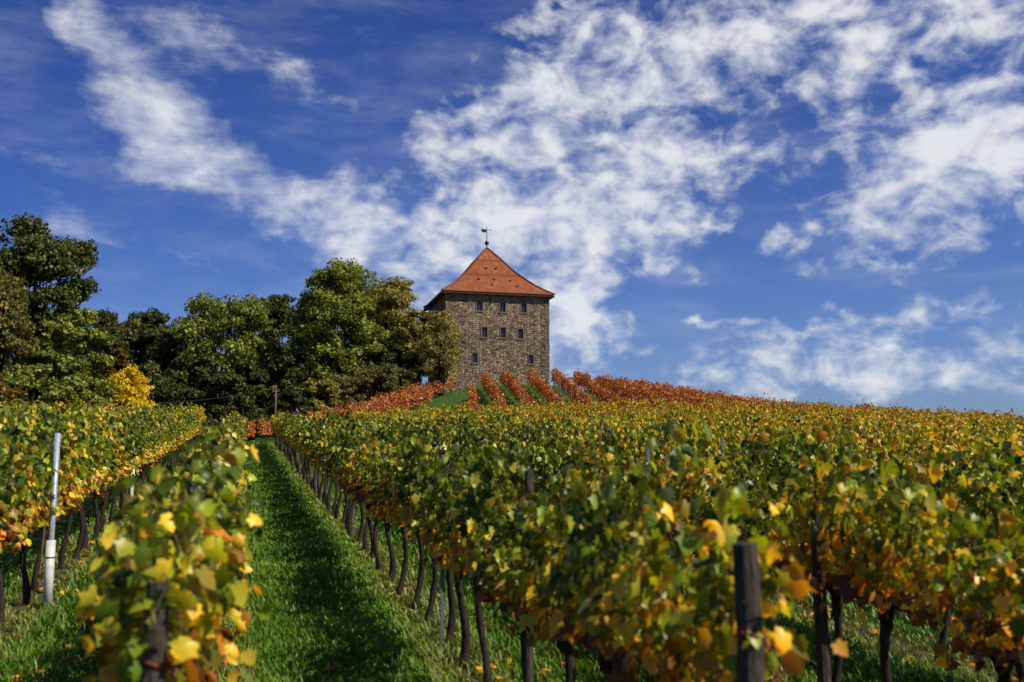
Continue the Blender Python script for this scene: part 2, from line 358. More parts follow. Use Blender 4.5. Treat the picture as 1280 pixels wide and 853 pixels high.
def trunk_mesh(seed):
    rng = np.random.default_rng(seed+500); b = MB(); n = 9; pts = []; rs = []
    lean = rng.normal(0, .05, 2); ph = rng.uniform(0, 6, 2); amp = rng.uniform(.02, .065, 2)
    for i in range(n):
        t = i/(n-1); pts.append((lean[0]*t+amp[0]*math.sin(ph[0]+t*5)*t**.3, lean[1]*t+amp[1]*math.sin(ph[1]+t*4.5), -.08+t*1.04))
        rs.append(.035*(1.30-.85*t+.85*max(0, t-.7)/.3)*rng.uniform(.75, 1.25) + (.02 if i == 0 else 0))
    b.tube(pts, rs, 9); top = np.array(pts[-1])
    for s in (-1, 1):      # two arms tied along the wire
        b.tube([top-(0,0,.05), top+(.02*s, .10*s, .05), top+(-.3*top[0], .28*s, .03), (0, .48*s, 1.0)], [.028, .02, .013, .007], 6)
    b.tube([top-(0,0,.1), top+(rng.normal(0,.03), rng.normal(0,.05), .10)], [.04, .022], 7)
    return b.mesh('trunk', True)
def cane_mesh(shoots, lo=1.0):
    b = MB()
    for pl in shoots: b.tube(np.vstack([[pl[0][0]*.4, pl[0][1]*.92, lo-.02], pl]), [.006]+list(np.linspace(.005, .002, len(pl))), 4, False)
    return b.mesh('cane')
NV = 6
LO, HI = 1.06, 1.86
VAR = {}
for k in range(NV):
    for kind, (n, sz, TV, TF, hi, wid) in {'near': (520, .082, L0V, L0F, HI, .155), 'mid': (450, .087, L1V, L1F, HI, .155), 'tall': (700, .086, L0V, L0F, 2.12, .17)}.items():
        gk = vine_geo(k*10+len(kind), n, LO, hi, sz, TV, TF, wid=wid)
        VAR[kind, k] = (foliage_mesh('foliage', gk, TV, TF), cane_mesh(gk[5]))
    VAR['trunk', k] = trunk_mesh(k)
for (kd, k), v in list(VAR.items()):
    if kd == 'trunk': v.materials.append(M_BARK)
    else: v[0].materials.append(M_VINE); v[1].materials.append(M_CANE)
def vine(x, y, kind, label, group, canes=True):
    e = empty('grapevine', (x, y, float(gz(x, y)))); e.rotation_euler[2] = random.choice([0, math.pi])+random.uniform(-.06, .06)
    tag(e, label, 'grapevine', group)
    s = random.uniform(.90, 1.08); e.scale = (1, 1, s)
    if label.startswith('green and yellow grapevine in the near left') and y < 9: e.scale = (1.12, 1, 1.0)
    k = random.randrange(NV); link('trunk', VAR['trunk', random.randrange(NV)], None, e)
    link('foliage', VAR[kind, k][0], None, e)
    if canes: link('cane', VAR[kind, k][1], None, e)
    return e
ROWX = {'L3': -4.6, 'L2': -2.42, 'L1': -.31, 'R1': 2.0, 'R2': 4.2, 'R3': 6.4, 'R4': 8.6}
YEND = 61.5
def yvis(x):    # where a row right of the camera enters the picture, with a margin
    return max(3.9, abs(x)/math.tan(rad(42.3+3)) - 1.0) if x > 0 else max(3.9, abs(x)/math.tan(rad(12.2+4))-1)
rows = [('L1', YEND, 'near', 'green and yellow grapevine in the near left row beside the grass alley'),
        ('L2', YEND, 'tall', 'tall leafy grapevine in the row with the white sleeved pole'),
        ('R1', YEND, 'near', 'grapevine with dark bare trunk in the row right of the grass alley'),
        ('R2', 52, 'near', 'grapevine in the second row right of the grass alley'),
        ('R3', 38, 'near', 'grapevine in the third row right of the grass alley'),
        ('R4', 20, 'mid', 'grapevine in the fourth row right of the grass alley')]
STUFF = []; count = 0
for key, yend, kind, lab in rows:
    x = ROWX[key]; y = max(yvis(x), {'R1': 4.30, 'L1': 4.92}.get(key, 0)); first = True
    while y < YEND:
        xx = x+random.uniform(-.03, .03); yy = y+random.uniform(-.08, .08)
        if y <= yend:
            kd = kind if (kind == 'tall' or y < 26) else 'mid'
            e = vine(xx, yy, kd, ('nearest, '+lab if False else lab), {'L1': 'vines of the near left row', 'L2': 'vines of the row with the white pole', 'R1': 'vines of the first row right of the alley', 'R2': 'vines of the second row right', 'R3': 'vines of the third row right', 'R4': 'vines of the fourth row right'}[key], canes=(y < 30))
            if first and key == 'L1': e['label'] = 'large blurred yellow and green vine at the near end of the left row'; del e['group']
            if first and key == 'R1': e['label'] = 'blurred vine beside the thick wooden end post with red ties'; del e['group']
            count += 1; first = False
        else: STUFF.append((xx, yy))
        y += SPAC
xs = [8.6+2.2*i for i in range(1, 27)] + [-4.6-2.2*i for i in range(0, 5)]
for x in xs:
    y = yvis(x) if x > 0 else max(6., abs(x)/math.tan(rad(16.2))-1)
    while y < YEND: STUFF.append((x+random.uniform(-.04, .04), y)); y += SPAC
print('individual vines', count, 'rest', len(STUFF))
# the rest of the block: one object
sg = [vine_geo(900+k, 320, LO, HI, .100, L1V, L1F, wid=.24) for k in range(8)]
PV, PT, PN, PS, PZ = [], [], [], [], []
for i, (x, y) in enumerate(STUFF):
    s = sg[i % 8]; sc = random.uniform(.86, 1.10); fl = random.choice([-1, 1]); m = np.array([fl, fl, 1])
    hh = 1.0 if x > 0 else 1.18
    p = s[0]*m*np.array([1, 1, sc*hh]) + np.array([x, y, float(gz(x, y))]); PV.append(p); PT.append(s[1]*m); PN.append(s[2]*m); PS.append(s[3]); PZ.append(s[4])
rg = np.random.default_rng(3)
V, Fc, A = leaves(np.vstack(PV), np.vstack(PT), np.vstack(PN), np.hstack(PS), L1V, L1F, np.hstack(PZ), rg)
o = link('vine_block', np_mesh('vine_block', V, Fc, A), M_VINE)
tag(o, 'dense green and orange vine rows filling the slope up to the skyline', 'vineyard', kind='stuff')

# ------------------------------------------------------------------ posts, stakes, wires
def wood_post(x, y, h, r, label, tie=False, lean=0., sq=True, group=None):
    e = empty('vineyard_post', (x, y, float(gz(x, y)))); tag(e, label, 'post', group)
    b = MB(); n = 10; rng = random.Random(int(x*100+y*10)); pts = []; rs = []
    for i in range(6): t = i/5; pts.append((lean*t+rng.uniform(-.004, .004), rng.uniform(-.004, .004), -.15+t*(h+.15))); rs.append(r*(1.08-.12*t)*rng.uniform(.96, 1.04))
    b.tube(pts, rs, n); b.build('post', M_POST, e, False)
    if tie:
        c = MB()
        for zz in (h*.80, h*.62):
            c.tube([((r+.006)*math.cos(a)+lean*zz/h, (r+.006)*math.sin(a), zz+.012*math.sin(a*2)) for a in np.linspace(0, 2*math.pi, 13)], .006, 5)
        c.tube([(r+.006+lean*.8, 0, h*.80), (r+.05+lean*.7, -.02, h*.72), (r+.03+lean*.6, -.03, h*.60)], .006, 5); c.build('tie', M_TIE, e, True)
    return e
def steel_stake(x, y, h, label, group=None, w=.04):
    e = empty('steel_stake', (x, y, float(gz(x, y)))); tag(e, label, 'stake', group)
    b = MB(); b.box((0, 0, h/2-.1), (w, .004, h+.2)); b.box((-w/2+.002, w*.35, h/2-.1), (.004, w*.6, h+.2)); b.box((w/2-.002, w*.35, h/2-.1), (.004, w*.6, h+.2))
    b.build('stake', M_STEEL, e)
    if not group:
        for zz in np.arange(.9, h-.05, .3): c = MB(); c.box((0, -.008, zz), (w*.5, .012, .02)); c.build('wire_hook', M_STEEL, e)
    return e
wood_post(ROWX['L1'], 4.42, 1.62, .05, 'dark wooden end post with red tie in blurred left row', True)
wood_post(2.03, 3.74, 1.80, .055, 'thick wooden end post with red ties, right of the centre', True, lean=-.03)
wood_post(2.0, 6.95, 1.90, .034, 'wooden post in the first right row, third from its near end', lean=.01)
wood_post(2.0, 5.2, 1.82, .032, 'wooden post in the first right row, next after the end post')
wood_post(4.2, 6.7, 1.75, .050, 'pale round wooden post in the second right row', lean=-.03)
steel_stake(1.98, 9.95, 1.88, 'grey steel stake between dark trunks beside the alley')
steel_stake(4.18, 9.9, 1.98, 'bluish steel stake rising out of the second right row')
steel_stake(6.38, 12.5, 1.98, 'steel stake standing above the third right row')
wood_post(6.4, 17.0, 2.02, .05, 'short wooden post top poking above the third right row')
wood_post(8.6, 19.5, 2.02, .05, 'wooden post top poking above the fourth right row')
for key in ('L1', 'R1', 'R2'):
    for y in np.arange(18.5, 61, 9.4):
        steel_stake(ROWX[key]+.02, float(y), 1.86, {'L1': 'steel stake hidden in the near left row', 'R1': 'steel stake among the distant trunks beside the alley', 'R2': 'steel stake inside the second right row'}[key], 'steel trellis stakes along the rows', w=.028)
def sleeved_pole(x, y, label, sleeve=.78, h=2.02, s=1.):
    e = empty('sleeved_pole', (x, y, float(gz(x, y)))); tag(e, label, 'pole'); e.rotation_euler[1] = rad(.3)
    b = MB(); b.tube([(0, 0, -.2), (0, 0, h)], .034*s, 14); b.build('pole', M_TUBE, e, True)
    c = MB(); c.tube([(0, 0, -.05), (0, 0, sleeve)], .052*s, 18); c.build('sleeve', M_SLEEVE, e, True)
    d = MB(); d.tube([(0, 0, sleeve*.74), (0, 0, sleeve*.76)], .055*s, 18); d.build('strap', M_IRON, e, True)
    t = MB(); t.tube([(-.10, 0, .4), (-.07, 0, 1.22)], .012, 6); t.build('cane_support', M_CANE, e)
sleeved_pole(-2.10, 12.75, 'grey steel pole with a white plastic sleeve at its foot')
sleeved_pole(-2.22, 22.8, 'second white sleeved pole farther along the left row', 1.0, 1.55, .8)
for key in ('L2', 'L1', 'R1', 'R2', 'R3'):
    x = ROWX[key]; y0 = 3.7 if key in ('L1', 'R1') else yvis(x)
    for i, zz in enumerate((.93, 1.25, 1.6)):
        ys = np.linspace(y0, YEND, 24); b = MB(); b.tube([(x+.03*(-1)**i, y, float(gz(x, y))+zz) for y in ys], .0022, 4)
        o = b.build('trellis_wire', M_WIRE); tag(o, {'L2': 'thin trellis wire in the row with the white pole', 'L1': 'thin trellis wire in the near left row', 'R1': 'thin trellis wire beside the grass alley on the right', 'R2': 'thin trellis wire in the second right row', 'R3': 'thin trellis wire in the third right row'}[key], 'wire', 'trellis wires')

# ------------------------------------------------------------------ grass and fallen leaves
rg = np.random.default_rng(11)
def scatter(n, xlo, xhi, ylo, yhi, p=1.):
    u = rg.random(n)
    y = ylo*(yhi/ylo)**u if p == 1 else (ylo**(1-p)+u*(yhi**(1-p)-ylo**(1-p)))**(1/(1-p))
    return rg.uniform(xlo, xhi, n), y
parts = [scatter(210000, -.4, 2.3, 4.3, 62, 1), scatter(60000, -3.2, -.3, 5, 55, 1), scatter(90000, 2.2, 8.5, 4.0, 26, 1), scatter(16000, -12, 8, 60, 69, .5)]
X = np.concatenate([a for a, b in parts]); Y = np.concatenate([b for a, b in parts])
c, D = X*CP-Y*SP, X*SP+Y*CP
keep = (np.abs(c/D) < .62); X, Y, D = X[keep], Y[keep], D[keep]
dr = np.abs(((X-2)/2.2+.5) % 1-.5)*2.2
keep = rg.random(len(X)) < np.clip(dr/.34, .16, 1); X, Y, D, dr = X[keep], Y[keep], D[keep], dr[keep]
pn = np.sin(X*2.1+Y*.7)*np.sin(Y*1.3-X)+np.sin(Y*3.1+X*1.7)*.6
N = len(X); hh = np.clip(rg.normal(.085, .03, N)*(1+.3*pn), .03, .22)*np.where(dr < .25, .8, 1.); ww = .0032*(1+D/6.)*rg.uniform(.7, 1.4, N)
az = rg.uniform(0, 2*math.pi, N); ln = hh*rg.uniform(.2, 1.1, N); dx, dy = np.cos(az), np.sin(az); px, py = -dy, dx
B = np.stack([X, Y, gz(X, Y)], 1); up = np.array([0, 0, 1.])
d3 = np.stack([dx, dy, 0*dx], 1); p3 = np.stack([px, py, 0*px], 1)
mid = B + up*(hh*.6)[:, None] + d3*(ln*.3)[:, None]; tipv = B + up*hh[:, None] + d3*ln[:, None]
V = np.stack([B-p3*ww[:, None], B+p3*ww[:, None], mid-p3*(ww*.8)[:, None], mid+p3*(ww*.8)[:, None], tipv], 1).reshape(-1, 3)
o5 = np.arange(N)*5; Fq = np.concatenate([np.stack([o5, o5+1, o5+3], 1), np.stack([o5, o5+3, o5+2], 1), np.stack([o5+2, o5+3, o5+4], 1)])
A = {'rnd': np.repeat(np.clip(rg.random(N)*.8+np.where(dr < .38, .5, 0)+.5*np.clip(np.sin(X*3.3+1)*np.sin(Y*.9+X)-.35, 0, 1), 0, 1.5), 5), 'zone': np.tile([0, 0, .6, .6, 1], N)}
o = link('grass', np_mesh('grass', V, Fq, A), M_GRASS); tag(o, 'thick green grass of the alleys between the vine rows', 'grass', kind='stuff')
n = 4200; X, Y = scatter(n, -3, 8, 4.5, 40); dd = np.abs(((X-2)/2.2+.5) % 1-.5)*2.2; kp = rg.random(n) < np.where(dd < .5, 1, .4); X, Y = X[kp], Y[kp]; n = len(X)
pos = np.stack([X, Y, gz(X, Y)+rg.uniform(.02, .07, n)], 1); a = rg.uniform(0, 6.28, n)
V, Fc, A = leaves(pos, np.stack([np.cos(a), np.sin(a), rg.normal(0, .2, n)], 1), np.stack([rg.normal(0, .35, n), rg.normal(0, .35, n), np.ones(n)], 1), rg.uniform(.05, .10, n), L0V, L0F, np.zeros(n), rg)
o = link('fallen_leaves', np_mesh('fallen_leaves', V, Fc, A), M_VINE_WARM); tag(o, 'yellow and brown leaves fallen on the grass', 'leaves', kind='stuff')

# ------------------------------------------------------------------ red rows on the hill
def red_row(p0, p1, h, label, group, n_per=250, size=.120, wid=.15, mat=None, stems=True, lo=.6, slope_top=None):
    p0, p1 = np.array(p0, float), np.array(p1, float); L = np.linalg.norm(p1-p0); m = max(2, int(L/1.1)); dirv = (p1-p0)/L
    ang = math.atan2(-dirv[0], dirv[1]); ca, sa = math.cos(ang), math.sin(ang)
    e = empty('vine_row', (p0[0], p0[1], float(gz(*p0)))); tag(e, label, 'vine row', group); org = np.array(e.location)
    pv, pt, pn, ps, pz = [], [], [], [], []; tb = []
    for i in range(m):
        t = (i+.5)/m; c_ = p0*(1-t)+p1*t; s = vine_geo(random.randrange(10**6), n_per, lo, h, size, L1V, L1F, wid=wid)
        R = np.array([[ca, -sa, 0], [sa, ca, 0], [0, 0, 1]]); base = np.array([c_[0], c_[1], float(gz(*c_))])-org
        sc = random.uniform(.88, 1.1)
        pv.append((s[0]*np.array([1, 1, sc]))@R.T+base); pt.append(s[1]@R.T); pn.append(s[2]@R.T); ps.append(s[3]); pz.append(s[4])
        b0 = base; jit = np.array([random.uniform(-.05, .05), random.uniform(-.05, .05), 0]); tb.append(MB().tube([b0-(0,0,.1), b0+jit+(0,0,.4), b0+(0,0,lo+.2)], [.04, .03, .025], 5))
    V, Fc, A = leaves(np.vstack(pv), np.vstack(pt), np.vstack(pn), np.hstack(ps), L1V, L1F, np.hstack(pz), np.random.default_rng(random.randrange(9999)))
    link('foliage', np_mesh('foliage', V, Fc, A), mat or M_RED, e)
    if stems:
        for t_ in tb: t_.build('trunk', M_BARK, e, True)
    return e
def g2(u, D):     # ground point under picture column u at depth D
    a, _ = ray(u, 460); x, y = from_cd(a*D, D); return (x, y)
gr = 'red vine rows climbing the hill below the tower'
near, far = 71.5, 89.
redrows = [((628, near), (604, far), 'leftmost long red vine row running up the hill to the tower wall'),
           ((664, near), (629, far), 'red vine row leading to the middle of the tower wall'),
           ((700, near), (661, far+1), 'red vine row ending at the lower right window of the tower')]
for a, b, lab in redrows: red_row(g2(*a), g2(*b), 1.55, lab, gr)
red_row(g2(592, 74), g2(590, 82), 1.1, 'short low red vine row in the grass at the foot of the tower', gr, 160)
labs = ['red vine row just right of the tower corner with posts showing', 'red vine row second right of the tower corner', 'red vine row third right of the tower corner', 'red vine row fourth right of the tower corner']
for i in range(24):
    D0 = 71.5+min(i*.3, 3.5)
    sp_ = 2.1*min(i+1, 3)+1.75*max(i-2, 0); c0 = (700-640)/F*near + sp_; c1 = 2.0+sp_; x0, y0 = from_cd(c0+.0, D0); x1, y1 = from_cd(c1-.3, 93.)
    red_row((x0, y0), (x1, y1), 1.6, labs[i] if i < 4 else 'red vine row in the crimson mass along the skyline', gr if i < 4 else 'red vine rows along the skyline', 250 if i < 7 else 170, stems=i < 5)
# russet rows that cross below the trees, from the alley's end up to the tower
gb = 'russet vine rows crossing below the trees'
for k in (0, 1, 2, -1, -2, -3):
    pts = [(300, 70.+k*2), (345, 72.5+k*2), (400, 76+k*2), (450, 79+k*2), (500, 83+k*1.8), (540, 86+k*1.6), (572, 88.5+k*1.2)]
    red = [g2(*p) for p in pts]
    if k > 0: red = red[:-1]
    if k < 0: red = red[1-k:-1] if k > -3 else red[3:-1]
    for j in range(0, len(red)-1, 1):
        pass
    # one row, bent: built segment by segment into one thing
    e = None
    for j in range(len(red)-1):
        r_ = red_row(red[j], red[j+1], 1.55, ['front russet row from the end of the grass alley up to the tower', 'middle russet row crossing below the trees', 'rear russet row crossing at the foot of the trees', 'lowest short russet row left of the tower grass', 'lower russet row left of the tower grass', 'russet row just in front of the long front one'][k], gb, 250, stems=(k == 0))
        if e is None: e = r_
        else:
            off = np.array(r_.location)-np.array(e.location)
            for ch in list(r_.children): ch.parent = e; ch.location = off
            bpy.data.objects.remove(r_)
# low green rows at the foot of the hill
for i in range(4):
    pass
for (u, D, lab) in [(571, 84, 'pale stake at the left foot of the tower grass'), (577, 86, 'thin grey stake beside the pale stake'), (655, 73.5, 'stake at the foot of the middle red row'), (692, 74, 'stake at the foot of the right red row')]:
    x, y = g2(u, D); steel_stake(x, y, 1.7, lab, w=.07)

for i, (u, D) in enumerate([(694, 84), (700, 80), (707, 78), (714, 76), (722, 74.5), (730, 73.5)]):
    x, y = g2(u, D); steel_stake(x, y, 1.75, 'slim stake under the red vines right of the tower corner', 'stakes of the red rows right of the tower', w=.06)

# ------------------------------------------------------------------ tower
AT = rad(14.); W = 10.35
D0 = 95.; a_, _ = ray(557, 420); cx0 = a_*D0
nx0, ny0 = from_cd(cx0, D0)                           # nearest (left front) corner
ex = np.array(from_cd(math.cos(AT), math.sin(AT)))    # along the front, to the right
ey = np.array(from_cd(-math.sin(AT), math.cos(AT)))   # away along the left side
zT = ray(557, 369)[1]*D0 + .62                              # wall head
zB = 4.5
TZ = zT - zB
tower = empty('stone_tower', (nx0, ny0, zB)); tower.rotation_euler[2] = math.atan2(ex[1], ex[0])
tag(tower, 'square rubble stone tower with an orange tiled tent roof on the hilltop', 'tower')
def front_xy(u, v):       # picture point -> position on the front wall (s along, h above base)
    a, z = ray(u, v)      # c = a D ; c = cx0 + s cosA ; D = D0 + s sinA
    s = (a*D0-cx0)/(math.cos(AT)-a*math.sin(AT)); return s, z*(D0+s*math.sin(AT))-zB
def wall_faces(mb, w, h, holes, org, ux, inn, dep=.32):
    """planar wall w x h with rectangular holes, reveals going inward"""
    xs_ = sorted({0, w, *[q_ for hl in holes for q_ in (hl[0], hl[1])]}); zs = sorted({0, h, *[q_ for hl in holes for q_ in (hl[2], hl[3])]})
    org, ux, inn = map(lambda q_: np.array(q_, float), (org, ux, inn)); up = np.array([0, 0, 1.])
    for i in range(len(xs_)-1):
        for j in range(len(zs)-1):
            mx_, mz = (xs_[i]+xs_[i+1])/2, (zs[j]+zs[j+1])/2
            if any(a < mx_ < b and c < mz < d for a, b, c, d in holes): continue
            mb.add([org+ux*xs_[i]+up*zs[j], org+ux*xs_[i+1]+up*zs[j], org+ux*xs_[i+1]+up*zs[j+1], org+ux*xs_[i]+up*zs[j+1]], [(0, 1, 2, 3)])
    for a, b, c, d in holes:
        q4 = [org+ux*a+up*c, org+ux*b+up*c, org+ux*b+up*d, org+ux*a+up*d]
        for k in range(4): mb.add([q4[k], q4[(k+1) % 4], q4[(k+1) % 4]+inn*dep, q4[k]+inn*dep], [(3, 2, 1, 0)])
wins = [(599.4, 382.5, .62, .92), (628.2, 384.2, .62, .92), (654.8, 385.2, .58, .86), (605.8, 415.5, .55, .95), (628.9, 416.1, .55, .95), (650.7, 417.5, .55, .95), (593.6, 447.4, .55, .95), (663.6, 449.4, .55, .85)]
fh = []
for u, v, w_, h_ in wins: s, hz = front_xy(u, v); fh.append((s-w_/2, s+w_/2, hz-h_/2, hz+h_/2))
s, hz = front_xy(612.6, 378); slit = (s-.07, s+.07, hz-.35, hz+.35)
sh = (W*.30, W*.30+.5, TZ-2.6, TZ-1.6); sh2 = (W*.62, W*.62+.5, TZ-2.6, TZ-1.6)
wb = MB()
wall_faces(wb, W, TZ, fh+[slit], (0, 0, 0), (1, 0, 0), (0, 1, 0))
wall_faces(wb, W, TZ, [sh, sh2], (0, W, 0), (0, -1, 0), (1, 0, 0))
wall_faces(wb, W, TZ, [], (W, 0, 0), (0, 1, 0), (-1, 0, 0)); wall_faces(wb, W, TZ, [], (W, W, 0), (-1, 0, 0), (0, -1, 0))
wb.build('wall', M_STONE, tower)
mb = MB(); mb.box((slit[0]+.07, .34, (slit[2]+slit[3])/2), (.3, .03, .9)); mb.build('slit', M_GLASS, tower)
def window(hl, front=True):
    a, b, c, d = hl; w_, h_ = b-a, d-c
    def pt(s, o_, z_): return (s, o_, z_) if front else (o_, W-s, z_)
    def bx(m, s0, s1, z0, z1, o0, o1):
        p, q_ = pt(s0, o0, z0), pt(s1, o1, z1); m.box([(p[i]+q_[i])/2 for i in range(3)], [abs(p[i]-q_[i]) for i in range(3)])
    f = MB(); t = .08
    bx(f, a-t, a+.02, c-.02, d+.02, -.035, .12); bx(f, b-.02, b+t, c-.02, d+.02, -.037, .118)
    bx(f, a-t-.03, b+t+.03, d+.02, d+.02+.16, -.045, .12)
    fr = f.build('window', M_DRESS, tower)
    sl = MB(); bx(sl, a-t-.03, b+t+.03, c-.14, c-.02, -.07, .12); sl.build('sill', M_DRESS, fr)
    gl = MB(); bx(gl, a-.01, b+.01, c-.01, d+.01, .20, .215); gl.build('pane', M_GLASS, fr)
    br_ = MB(); bx(br_, (a+b)/2-.018, (a+b)/2+.018, c, d, .165, .198); bx(br_, a, b, c+h_*.36-.015, c+h_*.36+.015, .167, .199); bx(br_, a, b, c+h_*.68-.015, c+h_*.68+.015, .168, .199)
    br_.build('glazing_bar', M_BAR, fr)
for h_ in fh: window(h_)
window(sh, False); window(sh2, False)
qb = MB(); rr = random.Random(5); zq = .0; i = 0
while zq < TZ-.35:
    hq = rr.uniform(.26, .40); la, lb = (.75, .42) if i % 2 else (.42, .75); la *= rr.uniform(.85, 1.2); lb *= rr.uniform(.85, 1.2); pr_ = rr.uniform(.015, .06)
    qb.box((W-la/2+pr_, lb/2-pr_, zq+hq/2), (la, lb, hq-.025))
    qb.box((la/2-pr_*.6, lb/2-pr_*.6, zq+hq/2), (la*.7, lb*.7, hq-.03)); zq += hq; i += 1
qb.build('quoin', M_QUOIN, tower)
# roof: square tent with a flared foot
OV = .48; apex = ray(603.5, 311)[1]*(D0+W/2*(math.cos(AT)+math.sin(AT)))-zB; RH = apex-TZ
prof = [(1.0, -.07), (.93, .005), (.83, .075), (.73, .155), (.635, .25), (.54, .345), (.45, .44), (.365, .545), (.285, .655), (.205, .76), (.115, .875), (.012, 1.0)]
HWd = W/2+OV; cxy = np.array([W/2, W/2]); vs, uvs, fs = [], [], []
for side in range(4):
    ca, sa = math.cos(side*math.pi/2), math.sin(side*math.pi/2); dist = 0; prev = None; NS = 12; base = len(vs); lv = []
    # refine the profile
    tt = np.linspace(0, len(prof)-1, 28); pr2 = [(float(np.interp(t, range(len(prof)), [p[0] for p in prof])), float(np.interp(t, range(len(prof)), [p[1] for p in prof]))) for t in tt]
    for (r, hf) in pr2:
        R_, z_ = r*HWd, TZ+hf*RH if hf >= 0 else TZ+hf*3.2
        if prev is not None: dist += math.hypot(R_-prev[0], z_-prev[1])
        prev = (R_, z_)
        for k in range(NS+1):
            s = -R_+2*R_*k/NS; y_ = -R_; sag = .035*math.sin(k*1.9+side)*math.sin(dist*1.3) if 0 < k < NS else 0
            vs.append((cxy[0]+s*ca-y_*sa, cxy[1]+s*sa+y_*ca, z_+sag*(1 if r > .1 else 0))); uvs.append((s+side*20, dist))
    for i in range(len(pr2)-1):
        for k in range(NS):
            a = base+i*(NS+1)+k; fs.append((a, a+1, a+NS+2, a+NS+1))
me = bpy.data.meshes.new('roof'); me.from_pydata(vs, [], fs); me.update(); uvl = me.uv_layers.new(name='UVMap')
for lp in me.loops: uvl.data[lp.index].uv = uvs[lp.vertex_index]
roof = link('roof', me, M_TILE, tower)
zE = TZ-.32
eb = MB(); t = .10
for side in range(4):      # eave board and soffit
    ca, sa = math.cos(side*math.pi/2), math.sin(side*math.pi/2)
    ax = [(ca, sa, 0), (-sa, ca, 0), (0, 0, 1)]
    c0 = np.array([cxy[0]+(HWd-.06)*sa, cxy[1]-(HWd-.06)*ca, zE-.075]); eb.box(c0, (2*HWd-.02-(.1 if side % 2 else 0), .10, .15), ax)
    c1 = np.array([cxy[0]+(HWd-.42)*sa, cxy[1]-(HWd-.42)*ca, zE-.12-.003*side]); eb.box(c1, (2*HWd-.3, .60, .04), ax)
eb.build('eaves', M_EAVE, tower)
hb = MB()
for sx_, sy_ in ((-1, -1), (1, -1), (1, 1), (-1, 1)):      # hip tiles
    pts = [(cxy[0]+sx_*r*HWd, cxy[1]+sy_*r*HWd, (TZ+hf*RH if hf >= 0 else TZ+hf*3.2)+.03) for r, hf in pr2]
    hb.tube(pts, .09, 7)
hb.build('hip_tiles', M_TILE, tower)
sb = MB()
for fr_ in (.36, .70):     # snow guard rails on the front slope
    for side in (0, 3):
        ca, sa = math.cos(side*math.pi/2), math.sin(side*math.pi/2)
        hf = fr_; r = float(np.interp(hf, [p[1] for p in prof], [p[0] for p in prof])); R_ = r*HWd
        p0 = np.array([cxy[0]-R_*.93*ca+R_*sa, cxy[1]-R_*.93*sa-R_*ca, TZ+hf*RH+.10]); p1 = np.array([cxy[0]+R_*.93*ca+R_*sa, cxy[1]+R_*.93*sa-R_*ca, TZ+hf*RH+.10])
        out = np.array([sa, -ca, 0])*.06; sb.tube([p0+out, p1+out], .022, 5)
sb.build('snow_guard', M_EAVE, tower)
for (fx, hf) in ((-.25, .52), (.22, .52), (-.45, .25), (.0, .26), (.45, .25), (.5, .12), (-.1, .13)):   # vent tiles
    r = float(np.interp(hf, [p[1] for p in prof], [p[0] for p in prof])); R_ = r*HWd
    vb = MB(); vb.box((cxy[0]+fx*R_, cxy[1]-R_-.02, TZ+hf*RH+.07), (.20, .16, .10)); vb.build('roof_vent', M_EAVE, tower)
vn = empty('weather_vane', (cxy[0], cxy[1], TZ+RH)); vn.parent = tower
vn2 = MB(); hv = 2.35; vn2.tube([(0,0,-.15), (0,0,hv)], [.055, .03], 8); vane = vn2.build('weather_vane', M_IRON, tower, True); vane.location = (cxy[0], cxy[1], TZ+RH)
bpy.data.objects.remove(vn)
bb = MB(); bb.tube([(0,0,z_) for z_ in np.linspace(.35, .81, 9)], [max(.03, .23*math.sqrt(max(0, 1-((z_-.58)/.23)**2))) for z_ in np.linspace(.35, .81, 9)], 14); bb.build('ball', M_IRON, vane, True)
fb = MB(); fb.add([(-.05,0,1.72),(-.36,.02,1.70),(-.62,.03,1.84),(-.50,.03,1.95),(-.66,.03,2.08),(-.30,.02,2.06),(-.05,0,2.02),
                   (-.05,.03,1.72),(-.36,.05,1.70),(-.62,.06,1.84),(-.50,.06,1.95),(-.66,.06,2.08),(-.30,.05,2.06),(-.05,.03,2.02)],
                  [(0,1,2,3,4,5,6),(13,12,11,10,9,8,7)]+[(i, (i+1) % 7, 7+(i+1) % 7, 7+i) for i in range(7)])
fb.tube([(-.1,0,1.98), (.55,0,1.98)], .02, 5); fb.tube([(.4,0,1.90), (.4,0,2.06)], .02, 5); fb.build('pennant', M_IRON, vane)
# small roofed bay on the far end of the left side
by = empty('x', (0,0,0)); bpy.data.objects.remove(by)
bm_ = MB(); bm_.box((-.55, W-1.3, TZ-2.05), (1.1, 1.7, 1.9)); bay = bm_.build('bay', M_EAVE, tower)
br2 = MB(); z1, z2 = TZ-1.1, TZ-.45
br2.add([(-1.35, W-2.4, z1), (-1.35, W-.2, z1), (0, W-.2, z2), (0, W-2.4, z2), (-1.35, W-2.4, z1-.12), (-1.35, W-.2, z1-.12), (0, W-.2, z2-.12), (0, W-2.4, z2-.12)],
        [(3,2,1,0),(4,5,6,7),(0,1,5,4),(2,3,7,6),(0,4,7,3),(1,2,6,5)]); br2.build('bay_roof', M_TILE, bay)

